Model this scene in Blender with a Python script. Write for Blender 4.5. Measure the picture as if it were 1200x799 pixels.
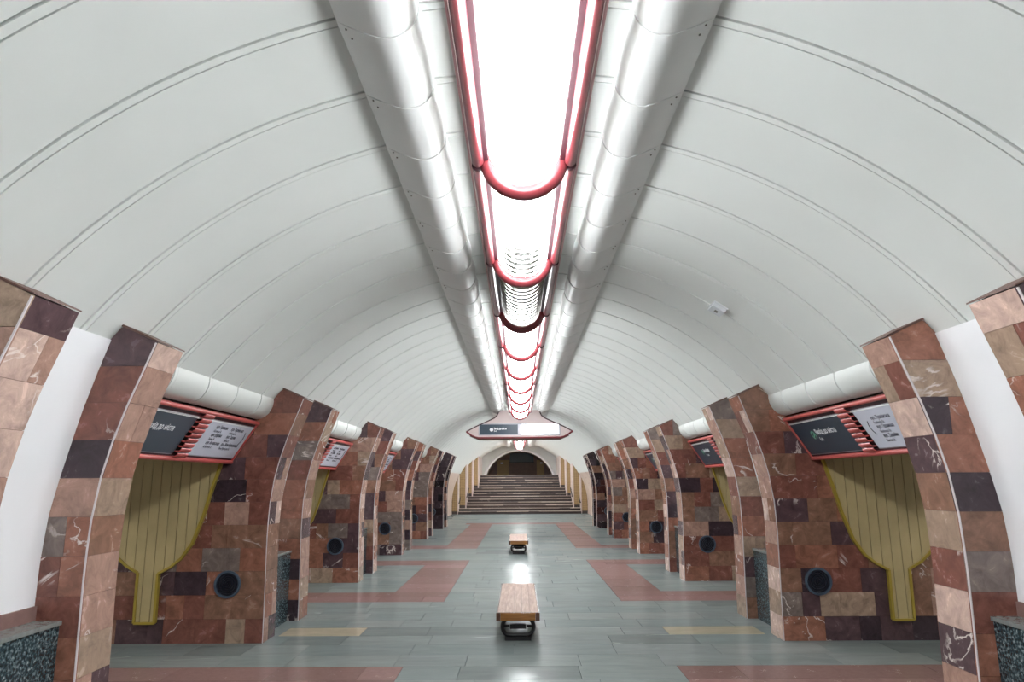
import bpy, math, random
from mathutils import Vector, Matrix
for o in list(bpy.data.objects): bpy.data.objects.remove(o, do_unlink=True)
scene = bpy.context.scene
COL = scene.collection
PI = math.pi

# ------------------------------------------------------------------ camera
cam_d = bpy.data.cameras.new('camera'); cam = bpy.data.objects.new('camera', cam_d); COL.objects.link(cam)
cam_d.sensor_width = 36.0; cam_d.lens = 36.0 * 832.06 / 1200.0
cam_d.clip_start = 0.05; cam_d.clip_end = 300
YAW, PITCH, ROLL = -0.0085, 0.1947, -0.0064
_f = Vector((math.sin(YAW)*math.cos(PITCH), math.cos(YAW)*math.cos(PITCH), math.sin(PITCH)))
_r0 = Vector((math.cos(YAW), -math.sin(YAW), 0)); _u0 = _r0.cross(_f)
_r = math.cos(ROLL)*_r0 + math.sin(ROLL)*_u0; _u = -math.sin(ROLL)*_r0 + math.cos(ROLL)*_u0
M = Matrix((( _r.x, _u.x, -_f.x, -0.0244), (_r.y, _u.y, -_f.y, 0.0), (_r.z, _u.z, -_f.z, 1.85), (0, 0, 0, 1)))
cam.matrix_world = M
scene.camera = cam
# ------------------------------------------------------------------ world, exposure (underground: no sky)
w = bpy.data.worlds.new('world'); scene.world = w; w.use_nodes = True
w.node_tree.nodes['Background'].inputs[0].default_value = (0, 0, 0, 1)
w.node_tree.nodes['Background'].inputs[1].default_value = 0.0
scene.view_settings.view_transform = 'Standard'
scene.view_settings.look = 'None'
scene.view_settings.gamma = 1.0
scene.view_settings.use_curve_mapping = False
scene.view_settings.exposure = 0.74
LAMP_STRENGTH = 13.0        # glowing diffusers of the ceiling lamps
PLATFORM_STRENGTH = 12.0     # lamps over the two platforms

# ------------------------------------------------------------------ materials
def srgb(r, g, b):
    f = lambda c: (c/255/12.92) if c/255 <= 0.04045 else ((c/255+0.055)/1.055)**2.4
    return (f(r), f(g), f(b), 1)
class NT:
    def __init__(s, name):
        s.m = bpy.data.materials.new(name); s.m.use_nodes = True
        s.t = s.m.node_tree; s.b = s.t.nodes['Principled BSDF']
    def n(s, typ, **kw):
        nd = s.t.nodes.new(typ)
        for k, v in kw.items():
            if k.startswith('i_'):
                nd.inputs[int(k[2:])].default_value = v
            else: setattr(nd, k, v)
        return nd
    def l(s, a, ao, b, bi): s.t.links.new(a.outputs[ao], b.inputs[bi])
def ramp(nt, stops, interp='LINEAR'):
    r = nt.n('ShaderNodeValToRGB'); cr = r.color_ramp; cr.interpolation = interp
    while len(cr.elements) < len(stops): cr.elements.new(0.5)
    for e, (p, c) in zip(cr.elements, stops): e.position = p; e.color = c
    return r
def plain(name, col, rough=0.5, metal=0.0, bump=0.0, bscale=30, var=0.08, vscale=4.0, coat=0.0):
    nt = NT(name)
    tc = nt.n('ShaderNodeTexCoord'); nz = nt.n('ShaderNodeTexNoise'); nz.inputs['Scale'].default_value = vscale; nz.inputs['Detail'].default_value = 5
    nt.l(tc, 'Object', nz, 'Vector')
    lo = tuple(c*(1-var) for c in col[:3])+(1,); hi = tuple(min(1, c*(1+var)) for c in col[:3])+(1,)
    r = ramp(nt, [(0.3, lo), (0.7, hi)]); nt.l(nz, 'Fac', r, 'Fac'); nt.l(r, 'Color', nt.b, 'Base Color')
    nt.b.inputs['Roughness'].default_value = rough; nt.b.inputs['Metallic'].default_value = metal
    if coat: nt.b.inputs['Coat Weight'].default_value = coat; nt.b.inputs['Coat Roughness'].default_value = 0.08
    if bump:
        n2 = nt.n('ShaderNodeTexNoise'); n2.inputs['Scale'].default_value = bscale; n2.inputs['Detail'].default_value = 4
        nt.l(tc, 'Object', n2, 'Vector')
        bp = nt.n('ShaderNodeBump'); bp.inputs['Strength'].default_value = bump; bp.inputs['Distance'].default_value = 0.01
        nt.l(n2, 'Fac', bp, 'Height'); nt.l(bp, 'Normal', nt.b, 'Normal')
    return nt.m
def stone(name, cols, rough=0.25, scale=7.0, vein=(0.8, 0.7, 0.65, 1), veinw=0.012, vein_thr=0.56, contrast=0.35, stretch=(1, 1, 1), coat=0.0, interp='CONSTANT', rough_var=0.1, spec=0.5, matte=0.0):
    """polished stone: each slab (object or mesh island) takes its own tone, mottling and veins"""
    nt = NT(name)
    tc = nt.n('ShaderNodeTexCoord'); oi = nt.n('ShaderNodeObjectInfo'); ge = nt.n('ShaderNodeNewGeometry')
    ad = nt.n('ShaderNodeMath', operation='ADD'); nt.l(oi, 'Random', ad, 0); nt.l(ge, 'Random Per Island', ad, 1)
    fr = nt.n('ShaderNodeMath', operation='FRACT'); nt.l(ad, 0, fr, 0)
    k = len(cols); rp = ramp(nt, [(i/k, c) for i, c in enumerate(cols)], interp); nt.l(fr, 0, rp, 'Fac')
    sc = nt.n('ShaderNodeMath', operation='MULTIPLY', i_1=57.0); nt.l(fr, 0, sc, 0)
    mp = nt.n('ShaderNodeMapping'); mp.inputs['Scale'].default_value = stretch; nt.l(tc, 'Object', mp, 'Vector')
    cb = nt.n('ShaderNodeCombineXYZ'); nt.l(sc, 0, cb, 0); nt.l(sc, 0, cb, 1); nt.l(sc, 0, cb, 2)
    va = nt.n('ShaderNodeVectorMath', operation='ADD'); nt.l(mp, 0, va, 0); nt.l(cb, 0, va, 1)
    n1 = nt.n('ShaderNodeTexNoise'); n1.inputs['Scale'].default_value = scale; n1.inputs['Detail'].default_value = 9; n1.inputs['Roughness'].default_value = 0.68
    n1.inputs['Distortion'].default_value = 0.6
    nt.l(va, 0, n1, 'Vector')
    mr = nt.n('ShaderNodeMapRange'); mr.inputs['From Min'].default_value = 0.3; mr.inputs['From Max'].default_value = 0.7
    mr.inputs['To Min'].default_value = 1-contrast; mr.inputs['To Max'].default_value = 1+contrast; nt.l(n1, 'Fac', mr, 'Value')
    ml = nt.n('ShaderNodeVectorMath', operation='SCALE'); nt.l(rp, 'Color', ml, 0); nt.l(mr, 0, ml, 'Scale')
    n2 = nt.n('ShaderNodeTexNoise'); n2.inputs['Scale'].default_value = scale*0.2; n2.inputs['Detail'].default_value = 7; n2.inputs['Distortion'].default_value = 1.2
    nt.l(va, 0, n2, 'Vector')
    s1 = nt.n('ShaderNodeMath', operation='SUBTRACT', i_1=0.5); nt.l(n2, 'Fac', s1, 0)
    ab = nt.n('ShaderNodeMath', operation='ABSOLUTE'); nt.l(s1, 0, ab, 0)
    mv = nt.n('ShaderNodeMapRange'); mv.inputs['From Min'].default_value = 0; mv.inputs['From Max'].default_value = veinw
    mv.inputs['To Min'].default_value = 1; mv.inputs['To Max'].default_value = 0; nt.l(ab, 0, mv, 'Value')
    n3 = nt.n('ShaderNodeTexNoise'); n3.inputs['Scale'].default_value = scale*0.3; n3.inputs['Detail'].default_value = 2; nt.l(va, 0, n3, 'Vector')
    m3 = nt.n('ShaderNodeMapRange'); m3.inputs['From Min'].default_value = vein_thr; m3.inputs['From Max'].default_value = vein_thr+0.08; nt.l(n3, 'Fac', m3, 'Value')
    mm = nt.n('ShaderNodeMath', operation='MULTIPLY'); nt.l(mv, 0, mm, 0); nt.l(m3, 0, mm, 1)
    mx = nt.n('ShaderNodeMix', data_type='RGBA'); nt.l(mm, 0, mx, 'Factor')
    nt.l(ml, 0, mx, 6); mx.inputs[7].default_value = vein
    nt.l(mx, 2, nt.b, 'Base Color')
    rr = nt.n('ShaderNodeMapRange'); rr.inputs['To Min'].default_value = max(0.02, rough-rough_var); rr.inputs['To Max'].default_value = rough+rough_var; nt.l(n1, 'Fac', rr, 'Value')
    nt.l(rr, 0, nt.b, 'Roughness'); nt.b.inputs['Specular IOR Level'].default_value = spec
    if matte:      # worn film: part of the surface scatters, part still mirrors
        df = nt.n('ShaderNodeBsdfDiffuse'); nt.l(mx, 2, df, 'Color'); ms = nt.n('ShaderNodeMixShader', i_0=matte)
        out = [n_ for n_ in nt.t.nodes if n_.type == 'OUTPUT_MATERIAL'][0]
        nt.l(nt.b, 0, ms, 1); nt.l(df, 0, ms, 2); nt.l(ms, 0, out, 'Surface')
    if coat: nt.b.inputs['Coat Weight'].default_value = coat; nt.b.inputs['Coat Roughness'].default_value = 0.1
    return nt.m
def glow(name, col, strength, base=None):
    nt = NT(name)
    nt.b.inputs['Base Color'].default_value = base or col
    nt.b.inputs['Emission Color'].default_value = col
    nt.b.inputs['Emission Strength'].default_value = strength
    nt.b.inputs['Roughness'].default_value = 0.4
    return nt.m

C_PLUM, C_DARK, C_RED, C_BROWN, C_RUST, C_SALM, C_PINK, C_TAN, C_GREY = (srgb(86, 66, 70), srgb(64, 51, 57), srgb(124, 80, 70), srgb(136, 101, 84),
    srgb(146, 99, 82), srgb(166, 132, 118), srgb(196, 168, 156), srgb(158, 134, 116), srgb(122, 108, 102))
MAT = {}
MAT['wall_marble'] = stone('wall_marble', [C_RED, C_BROWN, C_RUST, C_PLUM, C_RED, C_TAN, C_BROWN, C_DARK, C_RUST, C_SALM, C_RED, C_GREY, C_PLUM], contrast=0.42)
MAT['face_marble'] = stone('face_marble', [C_SALM, C_PINK, C_RUST, C_SALM, C_PLUM, C_PINK, C_BROWN, C_SALM, C_RED, C_TAN])
MAT['marble_core'] = plain('marble_core', srgb(96, 66, 58), 0.5)
MAT['edge_strip'] = plain('edge_strip', srgb(205, 196, 198), 0.4)
MAT['vault'] = plain('vault_paint', srgb(222, 225, 222), 0.55, bump=0.12, bscale=9, var=0.03, vscale=0.9)
MAT['vault_back'] = plain('vault_back', srgb(66, 64, 58), 0.8)
MAT['niche_white'] = plain('niche_white', srgb(240, 240, 243), 0.5, var=0.01)
MAT['duct'] = plain('duct_paint', srgb(226, 227, 226), 0.38, bump=0.06, bscale=7, var=0.03, vscale=2.0)
MAT['screw'] = plain('screw_steel', srgb(120, 118, 112), 0.4, metal=0.8)
MAT['red'] = plain('red_enamel', srgb(122, 48, 54), 0.3, var=0.05, coat=0.15)
MAT['red_sign'] = plain('red_sign_paint', srgb(194, 88, 84), 0.35, var=0.06, coat=0.1)
MAT['dark_red'] = plain('dark_red_channel', srgb(58, 22, 32), 0.5)
MAT['flange'] = plain('pink_flange', srgb(196, 150, 150), 0.35)
MAT['louvre_lit'] = glow('lit_diffuser', (0.95, 0.985, 1.0, 1), LAMP_STRENGTH)
MAT['tube_lit'] = glow('lit_tube', (0.95, 0.985, 1.0, 1), LAMP_STRENGTH)
MAT['louvre_off'] = plain('unlit_diffuser', srgb(92, 83, 68), 0.5)
MAT['tube_off'] = plain('unlit_tube', srgb(200, 200, 196), 0.3)
MAT['reflector'] = plain('lamp_reflector', srgb(170, 168, 162), 0.4)
MAT['sign_dark'] = plain('sign_dark', srgb(56, 70, 84), 0.3, var=0.12, vscale=1.5)
MAT['sign_white'] = plain('sign_white', srgb(214, 218, 232), 0.3, var=0.01)
MAT['sign_lit'] = glow('sign_lit_white', (1, 1, 1, 1), 1.6)
MAT['alu'] = plain('aluminium_frame', srgb(176, 176, 184), 0.35, metal=0.6)
MAT['ink'] = plain('dark_ink', srgb(40, 42, 66), 0.5)
MAT['paint_white'] = plain('white_lettering', srgb(238, 240, 244), 0.4, var=0.0)
MAT['paint_green'] = plain('green_pictogram', srgb(120, 200, 165), 0.4)
MAT['gantry_pink'] = plain('gantry_pink', srgb(212, 194, 192), 0.4, var=0.03)
MAT['black'] = plain('black_paint', srgb(20, 19, 22), 0.6)  # near-black for grille plates, fin backing, sign fitting and board ledge
MAT['slat'] = plain('ochre_slat', srgb(186, 169, 124), 0.45, var=0.1, vscale=3)
MAT['slat_back'] = plain('slat_gap', srgb(120, 104, 48), 0.6)
MAT['slat_trim'] = plain('yellow_trim', srgb(164, 142, 56), 0.35, var=0.1)
MAT['grille_rim'] = plain('grille_rim', srgb(74, 88, 104), 0.35)
MAT['grille_dark'] = plain('grille_black', srgb(30, 34, 46), 0.35)
MAT['granite'] = None
MAT['iron'] = plain('black_iron', srgb(14, 13, 17), 0.5)
def granite():
    nt = NT('dark_green_granite')
    tc = nt.n('ShaderNodeTexCoord'); v = nt.n('ShaderNodeTexNoise'); v.inputs['Scale'].default_value = 48; v.inputs['Detail'].default_value = 3; nt.l(tc, 'Object', v, 'Vector')
    r = ramp(nt, [(0.36, srgb(24, 36, 42)), (0.5, srgb(44, 60, 66)), (0.62, srgb(96, 112, 116)), (0.75, srgb(160, 168, 168))]); nt.l(v, 'Fac', r, 'Fac')
    nt.l(r, 'Color', nt.b, 'Base Color'); nt.b.inputs['Roughness'].default_value = 0.2
    return nt.m
MAT['granite'] = granite()
MAT['granite_top'] = plain('grey_granite_slab', srgb(120, 124, 122), 0.22, var=0.15, vscale=25)
FL = [srgb(121, 129, 128), srgb(124, 131, 130), srgb(117, 126, 125), srgb(127, 133, 131), srgb(122, 130, 128), srgb(119, 127, 126), srgb(125, 132, 130), srgb(121, 128, 127), srgb(109, 117, 115)]
MAT['floor'] = stone('floor_grey_marble', FL, spec=0.3, matte=0.52, rough=0.22, scale=3.2, vein=srgb(162, 169, 164), veinw=0.012, vein_thr=0.62, contrast=0.12, stretch=(0.45, 1.6, 1), rough_var=0.07)
MAT['floor_red'] = stone('floor_red_granite', [srgb(126, 100, 95), srgb(132, 104, 99), srgb(121, 96, 91), srgb(136, 108, 103)], spec=0.3, matte=0.52, rough=0.22, scale=18, veinw=0.003, contrast=0.09, rough_var=0.05)
MAT['floor_tan'] = stone('floor_tan_marble', [srgb(152, 146, 126), srgb(160, 150, 130)], spec=0.3, matte=0.52, rough=0.22, scale=3, vein=srgb(196, 176, 140), veinw=0.02, contrast=0.15, stretch=(0.45, 1.6, 1))
MAT['grout'] = plain('floor_grout', srgb(84, 92, 92), 0.6)
MAT['pinkwall'] = stone('pale_pink_marble', [srgb(202, 180, 168), srgb(208, 188, 176), srgb(196, 174, 162)], rough=0.3, contrast=0.1, scale=4)
MAT['pier_face'] = stone('pier_pale_marble', [srgb(214, 200, 194), srgb(206, 190, 184)], rough=0.3, contrast=0.1)
def yellow_tile():
    nt = NT('yellow_ceramic_tile')
    tc = nt.n('ShaderNodeTexCoord'); sx = nt.n('ShaderNodeSeparateXYZ'); cx = nt.n('ShaderNodeCombineXYZ')
    nt.l(tc, 'Object', sx, 0); nt.l(sx, 0, cx, 0); nt.l(sx, 2, cx, 1)
    b = nt.n('ShaderNodeTexBrick'); b.offset = 0; b.inputs['Scale'].default_value = 1
    b.inputs['Brick Width'].default_value = 0.11; b.inputs['Row Height'].default_value = 0.11; b.inputs['Mortar Size'].default_value = 0.006
    b.inputs['Color1'].default_value = srgb(176, 146, 104); b.inputs['Color2'].default_value = srgb(164, 136, 96); b.inputs['Mortar'].default_value = srgb(120, 98, 72)
    nt.l(cx, 0, b, 'Vector'); nt.l(b, 'Color', nt.b, 'Base Color'); nt.b.inputs['Roughness'].default_value = 0.3
    return nt.m
MAT['yellow_tile'] = yellow_tile()
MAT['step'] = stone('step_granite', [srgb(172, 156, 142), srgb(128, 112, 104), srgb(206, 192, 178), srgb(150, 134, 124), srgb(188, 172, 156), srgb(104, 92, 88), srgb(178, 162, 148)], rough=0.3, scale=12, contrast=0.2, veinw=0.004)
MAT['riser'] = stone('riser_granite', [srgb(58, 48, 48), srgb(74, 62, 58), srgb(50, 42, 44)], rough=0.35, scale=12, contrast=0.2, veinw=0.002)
MAT['brown_wall'] = plain('brown_end_wall', srgb(112, 88, 80), 0.5, var=0.12)
MAT['tan_door'] = plain('tan_door', srgb(158, 132, 84), 0.45)
MAT['teal'] = plain('teal_board', srgb(50, 72, 86), 0.4)
def wood(name, a, b, scale=(1, 12, 12), rough=0.22, coat=0.5):
    nt = NT(name)
    tc = nt.n('ShaderNodeTexCoord'); oi = nt.n('ShaderNodeObjectInfo'); mp = nt.n('ShaderNodeMapping'); mp.inputs['Scale'].default_value = scale
    va = nt.n('ShaderNodeVectorMath', operation='ADD'); nt.l(tc, 'Object', va, 0)
    s = nt.n('ShaderNodeMath', operation='MULTIPLY', i_1=13.0); nt.l(oi, 'Random', s, 0)
    cb = nt.n('ShaderNodeCombineXYZ'); nt.l(s, 0, cb, 0); nt.l(s, 0, cb, 1); nt.l(cb, 0, va, 1); nt.l(va, 0, mp, 'Vector')
    n = nt.n('ShaderNodeTexNoise'); n.inputs['Scale'].default_value = 3; n.inputs['Detail'].default_value = 7; n.inputs['Distortion'].default_value = 0.5; nt.l(mp, 0, n, 'Vector')
    r = ramp(nt, [(0.3, a), (0.7, b)]); nt.l(n, 'Fac', r, 'Fac'); nt.l(r, 'Color', nt.b, 'Base Color')
    nt.b.inputs['Roughness'].default_value = rough; nt.b.inputs['Coat Weight'].default_value = coat; nt.b.inputs['Coat Roughness'].default_value = 0.12
    return nt.m
MAT['wood_top'] = wood('varnished_plank', srgb(150, 122, 110), srgb(184, 156, 142), (14, 1, 14), 0.62, 0.0)
MAT['wood_side'] = wood('dark_side_board', srgb(66, 42, 34), srgb(92, 60, 44), (14, 1, 14))
MAT['wood_end'] = wood('golden_end_board', srgb(112, 70, 30), srgb(152, 102, 48), (1, 14, 14))
MAT['upper_fill'] = glow('upper_hall_fill', (1, 0.95, 0.86, 1), 60.0)  # glow of the added fill lights in the upper hall
MAT['detector'] = plain('detector_plastic', srgb(206, 210, 214), 0.4)
MAT['stone_floor2'] = plain('platform_floor', srgb(120, 124, 122), 0.3)
MAT['platform_white'] = plain('platform_wall', srgb(214, 212, 206), 0.5)
MAT['platform_lamp'] = glow('platform_lamp_glow', (1, 0.98, 0.95, 1), PLATFORM_STRENGTH)

# ------------------------------------------------------------------ mesh helpers
class MB:
    def __init__(s): s.v = []; s.f = []; s.mi = []
    def add(s, vs, fs, mi=0):
        k = len(s.v); s.v += [tuple(p) for p in vs]; s.f += [tuple(i+k for i in f) for f in fs]; s.mi += [mi]*len(fs); return s
    def prism(s, pts, d, mi=0):
        n = len(pts); d = Vector(d); p0 = [Vector(p) for p in pts]; p1 = [p+d for p in p0]
        nr = Vector((0, 0, 0))
        for i in range(n): nr += (p0[i]-p0[0]).cross(p0[(i+1) % n]-p0[0])
        if nr.dot(d) > 0: p0.reverse(); p1.reverse()     # first cap must face away from d
        fs = [tuple(range(n)), tuple(range(2*n-1, n-1, -1))]
        fs += [(i, n+i, n+(i+1) % n, (i+1) % n) for i in range(n)]
        return s.add(p0+p1, fs, mi)
    def box(s, x0, x1, y0, y1, z0, z1, mi=0):
        return s.prism([(x0, y0, z0), (x1, y0, z0), (x1, y1, z0), (x0, y1, z0)], (0, 0, z1-z0), mi)
    def tube(s, path, r, n=8, closed=False, caps=True, mi=0, up=(0, 0, 1)):
        P = [Vector(p) for p in path]; m = len(P); vs = []; fs = []
        for i in range(m):
            a = P[i-1] if (i > 0 or closed) else P[i]; b = P[(i+1) % m] if (i < m-1 or closed) else P[i]
            t = (b-a).normalized(); u = Vector(up)
            if abs(t.dot(u)) > 0.95: u = Vector((1, 0, 0)) if abs(t.x) < 0.9 else Vector((0, 1, 0))
            e1 = t.cross(u).normalized(); e2 = e1.cross(t)
            rr = r[i] if isinstance(r, (list, tuple)) else r
            for k in range(n):
                an = 2*PI*k/n; vs.append(P[i]+e1*(rr*math.cos(an))+e2*(rr*math.sin(an)))
        for i in range(m if closed else m-1):
            j = (i+1) % m
            for k in range(n): l = (k+1) % n; fs.append((i*n+k, i*n+l, j*n+l, j*n+k))
        if caps and not closed: fs += [tuple(range(n-1, -1, -1)), tuple(range((m-1)*n, m*n))]
        return s.add(vs, fs, mi)
    def loft(s, rings, mi=0, closed_ring=False):
        n = len(rings[0]); vs = [p for r in rings for p in r]; fs = []
        for i in range(len(rings)-1):
            for k in range(n if closed_ring else n-1):
                l = (k+1) % n; fs.append((i*n+k, i*n+l, (i+1)*n+l, (i+1)*n+k))
        return s.add(vs, fs, mi)
    def arcslab(s, prof, y0, y1, mi=0):
        """closed 2D profile (x,z) list swept between y0 and y1"""
        return s.prism([(x, y0, z) for x, z in prof], (0, y1-y0, 0), mi)
    def strip(s, inner, outer, y0, y1, mi=0):
        """solid between two open 2D profiles (x,z), swept y0..y1, made of quads"""
        n = len(inner); vs = []
        for y in (y0, y1):
            vs += [(x, y, z) for x, z in inner]+[(x, y, z) for x, z in outer]
        A, B, C_, D = 0, n, 2*n, 3*n; fs = []
        for i in range(n-1):
            fs += [(A+i, A+i+1, C_+i+1, C_+i), (B+i+1, B+i, D+i, D+i+1), (A+i+1, A+i, B+i, B+i+1), (C_+i, C_+i+1, D+i+1, D+i)]
        fs += [(A, C_, D, B), (A+n-1, B+n-1, D+n-1, C_+n-1)]
        return s.add(vs, fs, mi)
    def mesh(s, name, mats, origin=(0, 0, 0), smooth=False, fix=True):
        o = Vector(origin); me = bpy.data.meshes.new(name)
        me.from_pydata([tuple(Vector(p)-o) for p in s.v], [], s.f)
        if not isinstance(mats, (list, tuple)): mats = [mats]
        for m in mats: me.materials.append(m)
        if len(mats) > 1: me.polygons.foreach_set('material_index', s.mi)
        if fix:
            import bmesh
            bm = bmesh.new(); bm.from_mesh(me); bmesh.ops.recalc_face_normals(bm, faces=bm.faces); bm.to_mesh(me); bm.free()
        if smooth:
            me.shade_smooth() if hasattr(me, 'shade_smooth') else None
            try: me.set_sharp_from_angle(angle=math.radians(40))
            except Exception: pass
        me.update(); return me
def link(name, me, parent=None, loc=(0, 0, 0)):
    o = bpy.data.objects.new(name, me); COL.objects.link(o); o.location = loc
    if parent: o.parent = parent
    return o
def wloc(p):
    v = Vector(p.location)
    while p.parent: p = p.parent; v += p.location
    return v
def part(name, mb, mat, parent, smooth=False, fix=True, kind=None, label=None):
    me = mb.mesh(name, mat, wloc(parent), smooth, fix); o = link(name, me, parent)
    if kind: o['kind'] = kind
    if label: o['label'] = label
    return o
def thing(name, loc, label, cat, group=None):
    o = bpy.data.objects.new(name, None); COL.objects.link(o); o.location = loc; o.empty_display_size = 0.2
    o['label'] = label; o['category'] = cat
    if group: o['group'] = group
    return o
def struct(name, mb=None, mat=None, loc=(0, 0, 0), smooth=False, fix=True):
    if mb is None:
        o = bpy.data.objects.new(name, None); COL.objects.link(o); o.location = loc
    else: o = link(name, mb.mesh(name, mat, loc, smooth, fix), None, loc)
    o['kind'] = 'structure'; return o
def copy_tree(o, loc=None, parent=None):
    c = o.copy(); COL.objects.link(c)
    if parent: c.parent = parent
    if loc is not None: c.location = loc
    for ch in list(o.children): copy_tree(ch, None, c)
    return c
def lerp_tab(tab, z):
    if z <= tab[0][0]: return tab[0][1]
    for (a, va), (b, vb) in zip(tab, tab[1:]):
        if z <= b: return va+(vb-va)*(z-a)/(b-a)
    return tab[-1][1]
ORD = ['nearest', 'second', 'third', 'fourth', 'fifth', 'sixth', 'seventh', 'eighth', 'ninth', 'tenth']

# ------------------------------------------------------------------ dimensions
PITCHY = 5.05; Y0 = 3.784                      # pylons repeat along the hall
FACE = 0.4255; FAR0 = 1.37; PYL = FAR0+FACE    # two ribs per pylon
RV, ZC = 3.92, 0.46                            # vault circle
RING = PITCHY/7; RING0 = 3.378
RIB = [(0, 3.052), (0.5, 3.058), (0.75, 3.062), (1.0, 3.068), (1.3, 3.07), (1.6, 3.058), (1.9, 3.02), (2.15, 2.962), (2.4, 2.885), (2.63, 2.80), (2.88, 2.71)]
NICHE = [(0, 3.39), (1.3, 3.39), (1.6, 3.37), (1.85, 3.325), (2.1, 3.27), (2.4, 3.2), (2.68, 3.12), (2.9, 3.05)]
rib = lambda z: lerp_tab(RIB, z)
niche = lambda z: lerp_tab(NICHE, z)
vaultx = lambda z, r=RV: math.sqrt(max(0, r*r-(z-ZC)**2))
YEND = 50.0; YBACK = -7.4; PASS_X = 6.2
Y_LASTPYL = Y0+5*PITCHY+PYL                    # 30.83

def vault_prof(r, zlo, n=40):
    a = math.asin((zlo-ZC)/r)
    return [(r*math.cos(a+(PI-2*a)*i/n), ZC+r*math.sin(a+(PI-2*a)*i/n)) for i in range(n+1)]

# ------------------------------------------------------------------ ceiling: backing shell, panels, battens
sh = MB(); sh.strip(vault_prof(RV+0.03, 2.84), vault_prof(RV+0.1, 2.84), YBACK, Y_LASTPYL-0.05)
sh.strip(vault_prof(RV+0.03, 2.28), vault_prof(RV+0.1, 2.28), Y_LASTPYL-0.05, YEND)
ceiling = struct('ceiling', sh, MAT['vault_back'], smooth=True)
k0 = math.floor((YBACK-RING0)/RING)+1
BW, GAP = 0.052, 0.015
panel_near = panel_far = bat_near = bat_far = None
k = k0
while RING0+(k+1)*RING < YEND:
    ya = RING0+k*RING; zlo = 2.845 if ya < Y_LASTPYL-0.3 else 2.29
    far = zlo < 2.5
    if not far and panel_near is None or far and panel_far is None:
        b = MB(); b.strip(vault_prof(RV, zlo), vault_prof(RV+0.025, zlo), BW/2+GAP, RING-BW/2-GAP)
        pm = b.mesh('vault_panel', MAT['vault'], smooth=True)
        b = MB(); b.strip(vault_prof(RV-0.004, zlo), vault_prof(RV+0.02, zlo), -BW/2, BW/2)
        bm_ = b.mesh('vault_batten', MAT['vault'], smooth=True)
        if far: panel_far, bat_far = pm, bm_
        else: panel_near, bat_near = pm, bm_
    link('vault_panel', panel_far if far else panel_near, ceiling, (0, ya, 0))
    link('vault_batten', bat_far if far else bat_near, ceiling, (0, ya, 0))
    k += 1

# ------------------------------------------------------------------ floor
fb = MB(); fb.box(-10.4, 10.4, YBACK, YEND+14, -0.25, -0.02)
floor = struct('floor', fb, MAT['grout'])
rnd = random.Random(4)
ROW = 0.4958; YA = 11.7
def red_at(x, y):
    for (xi, xo, s) in ((1.22, 2.16, -1), (1.56, 2.37, 1)):
        if s*x > 0:
            ax = abs(x)
            for ya, yb, t0, t1 in ((-0.2, 7.73, 0, 2*ROW), (11.7, 17.65, 2*ROW, 2*ROW), (20.87, 32.0, 2*ROW, 0)):
                if ya <= y <= yb:
                    if xi <= ax <= xo: return True
                    if ax > xi and (y-ya < t0 or yb-y < t1): return True
    if 32.0 < y < 33.0 and abs(x) < 2.4: return True
    return False
tiles = []   # (x0,x1,y0,y1,mat)
r0 = int(math.floor((0.5-YA)/ROW)); r1 = int((41.6-YA)/ROW)+1
for r in range(r0, r1):
    y0 = YA+r*ROW; y1 = y0+ROW; yc = (y0+y1)/2
    cuts = {-6.2, 6.2}
    # boundaries of the coloured bands in this row
    xs = [-6.2, -2.16, -1.22, 1.56, 2.37, 6.2]
    if 32.0 < yc < 33.0: xs = [-6.2, -2.4, 2.4, 6.2]
    tan = 9.2 < yc < 9.7
    if tan: xs = [-6.2, -3.0, -2.0, 1.8, 2.97, 6.2]
    segs = []
    for a, b in zip(xs, xs[1:]):
        segs.append((a, b, red_at((a+b)/2, yc)))
    mer = []
    for s in segs:
        if mer and mer[-1][2] == s[2] and not tan: mer[-1] = (mer[-1][0], s[1], s[2])
        else: mer.append(s)
    for a, b, red in mer:
        m = 1 if red else 0
        if tan and (abs(a+3.0) < .01 or abs(a-1.8) < .01): m = 2
        x = a; first = True
        while x < b-0.02:
            L = rnd.uniform(0.62, 1.25) if m != 1 else rnd.uniform(0.7, 1.0)
            if first and (b-a) > 1.2: L = rnd.uniform(0.35, 1.1)
            first = False
            if b-(x+L) < 0.35: L = b-x
            x2 = min(b, x+L); tiles.append((x, x2, y0, y1, m)); x = x2
def inside_pylon(x0, x1, y0, y1):
    if min(abs(x0), abs(x1)) < 3.42: return False
    for kk in range(-1, 6):
        ya = Y0+kk*PITCHY
        if y0 > ya+0.02 and y1 < ya+PYL-0.02: return True
    return y0 > Y_LASTPYL
tiles = [t for t in tiles if not inside_pylon(*t[:4])]
vis = [t for t in tiles if t[2] > 5.9 and (abs((t[0]+t[1])/2) < 3.3 or t[2] > 6.5)]
vis.sort(key=lambda t: t[2]+0.25*abs(t[0]+t[1]))
single = vis[:295]; sid = set(single); rest = [t for t in tiles if t not in sid]
FM = [MAT['floor'], MAT['floor_red'], MAT['floor_tan']]
g = 0.0022
for (x0, x1, y0, y1, m) in single:
    b = MB(); dz = rnd.uniform(-0.0006, 0.0006)
    b.box(x0+g, x1-g, y0+g, y1-g, -0.02, dz)
    part('floor_slab', b, FM[m], floor)
b = MB()
for (x0, x1, y0, y1, m) in rest:
    b.box(x0+g, x1-g, y0+g, y1-g, -0.02, rnd.uniform(-0.0006, 0.0006), m)
part('floor_slabs', b, FM, floor, kind='stuff')

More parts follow.
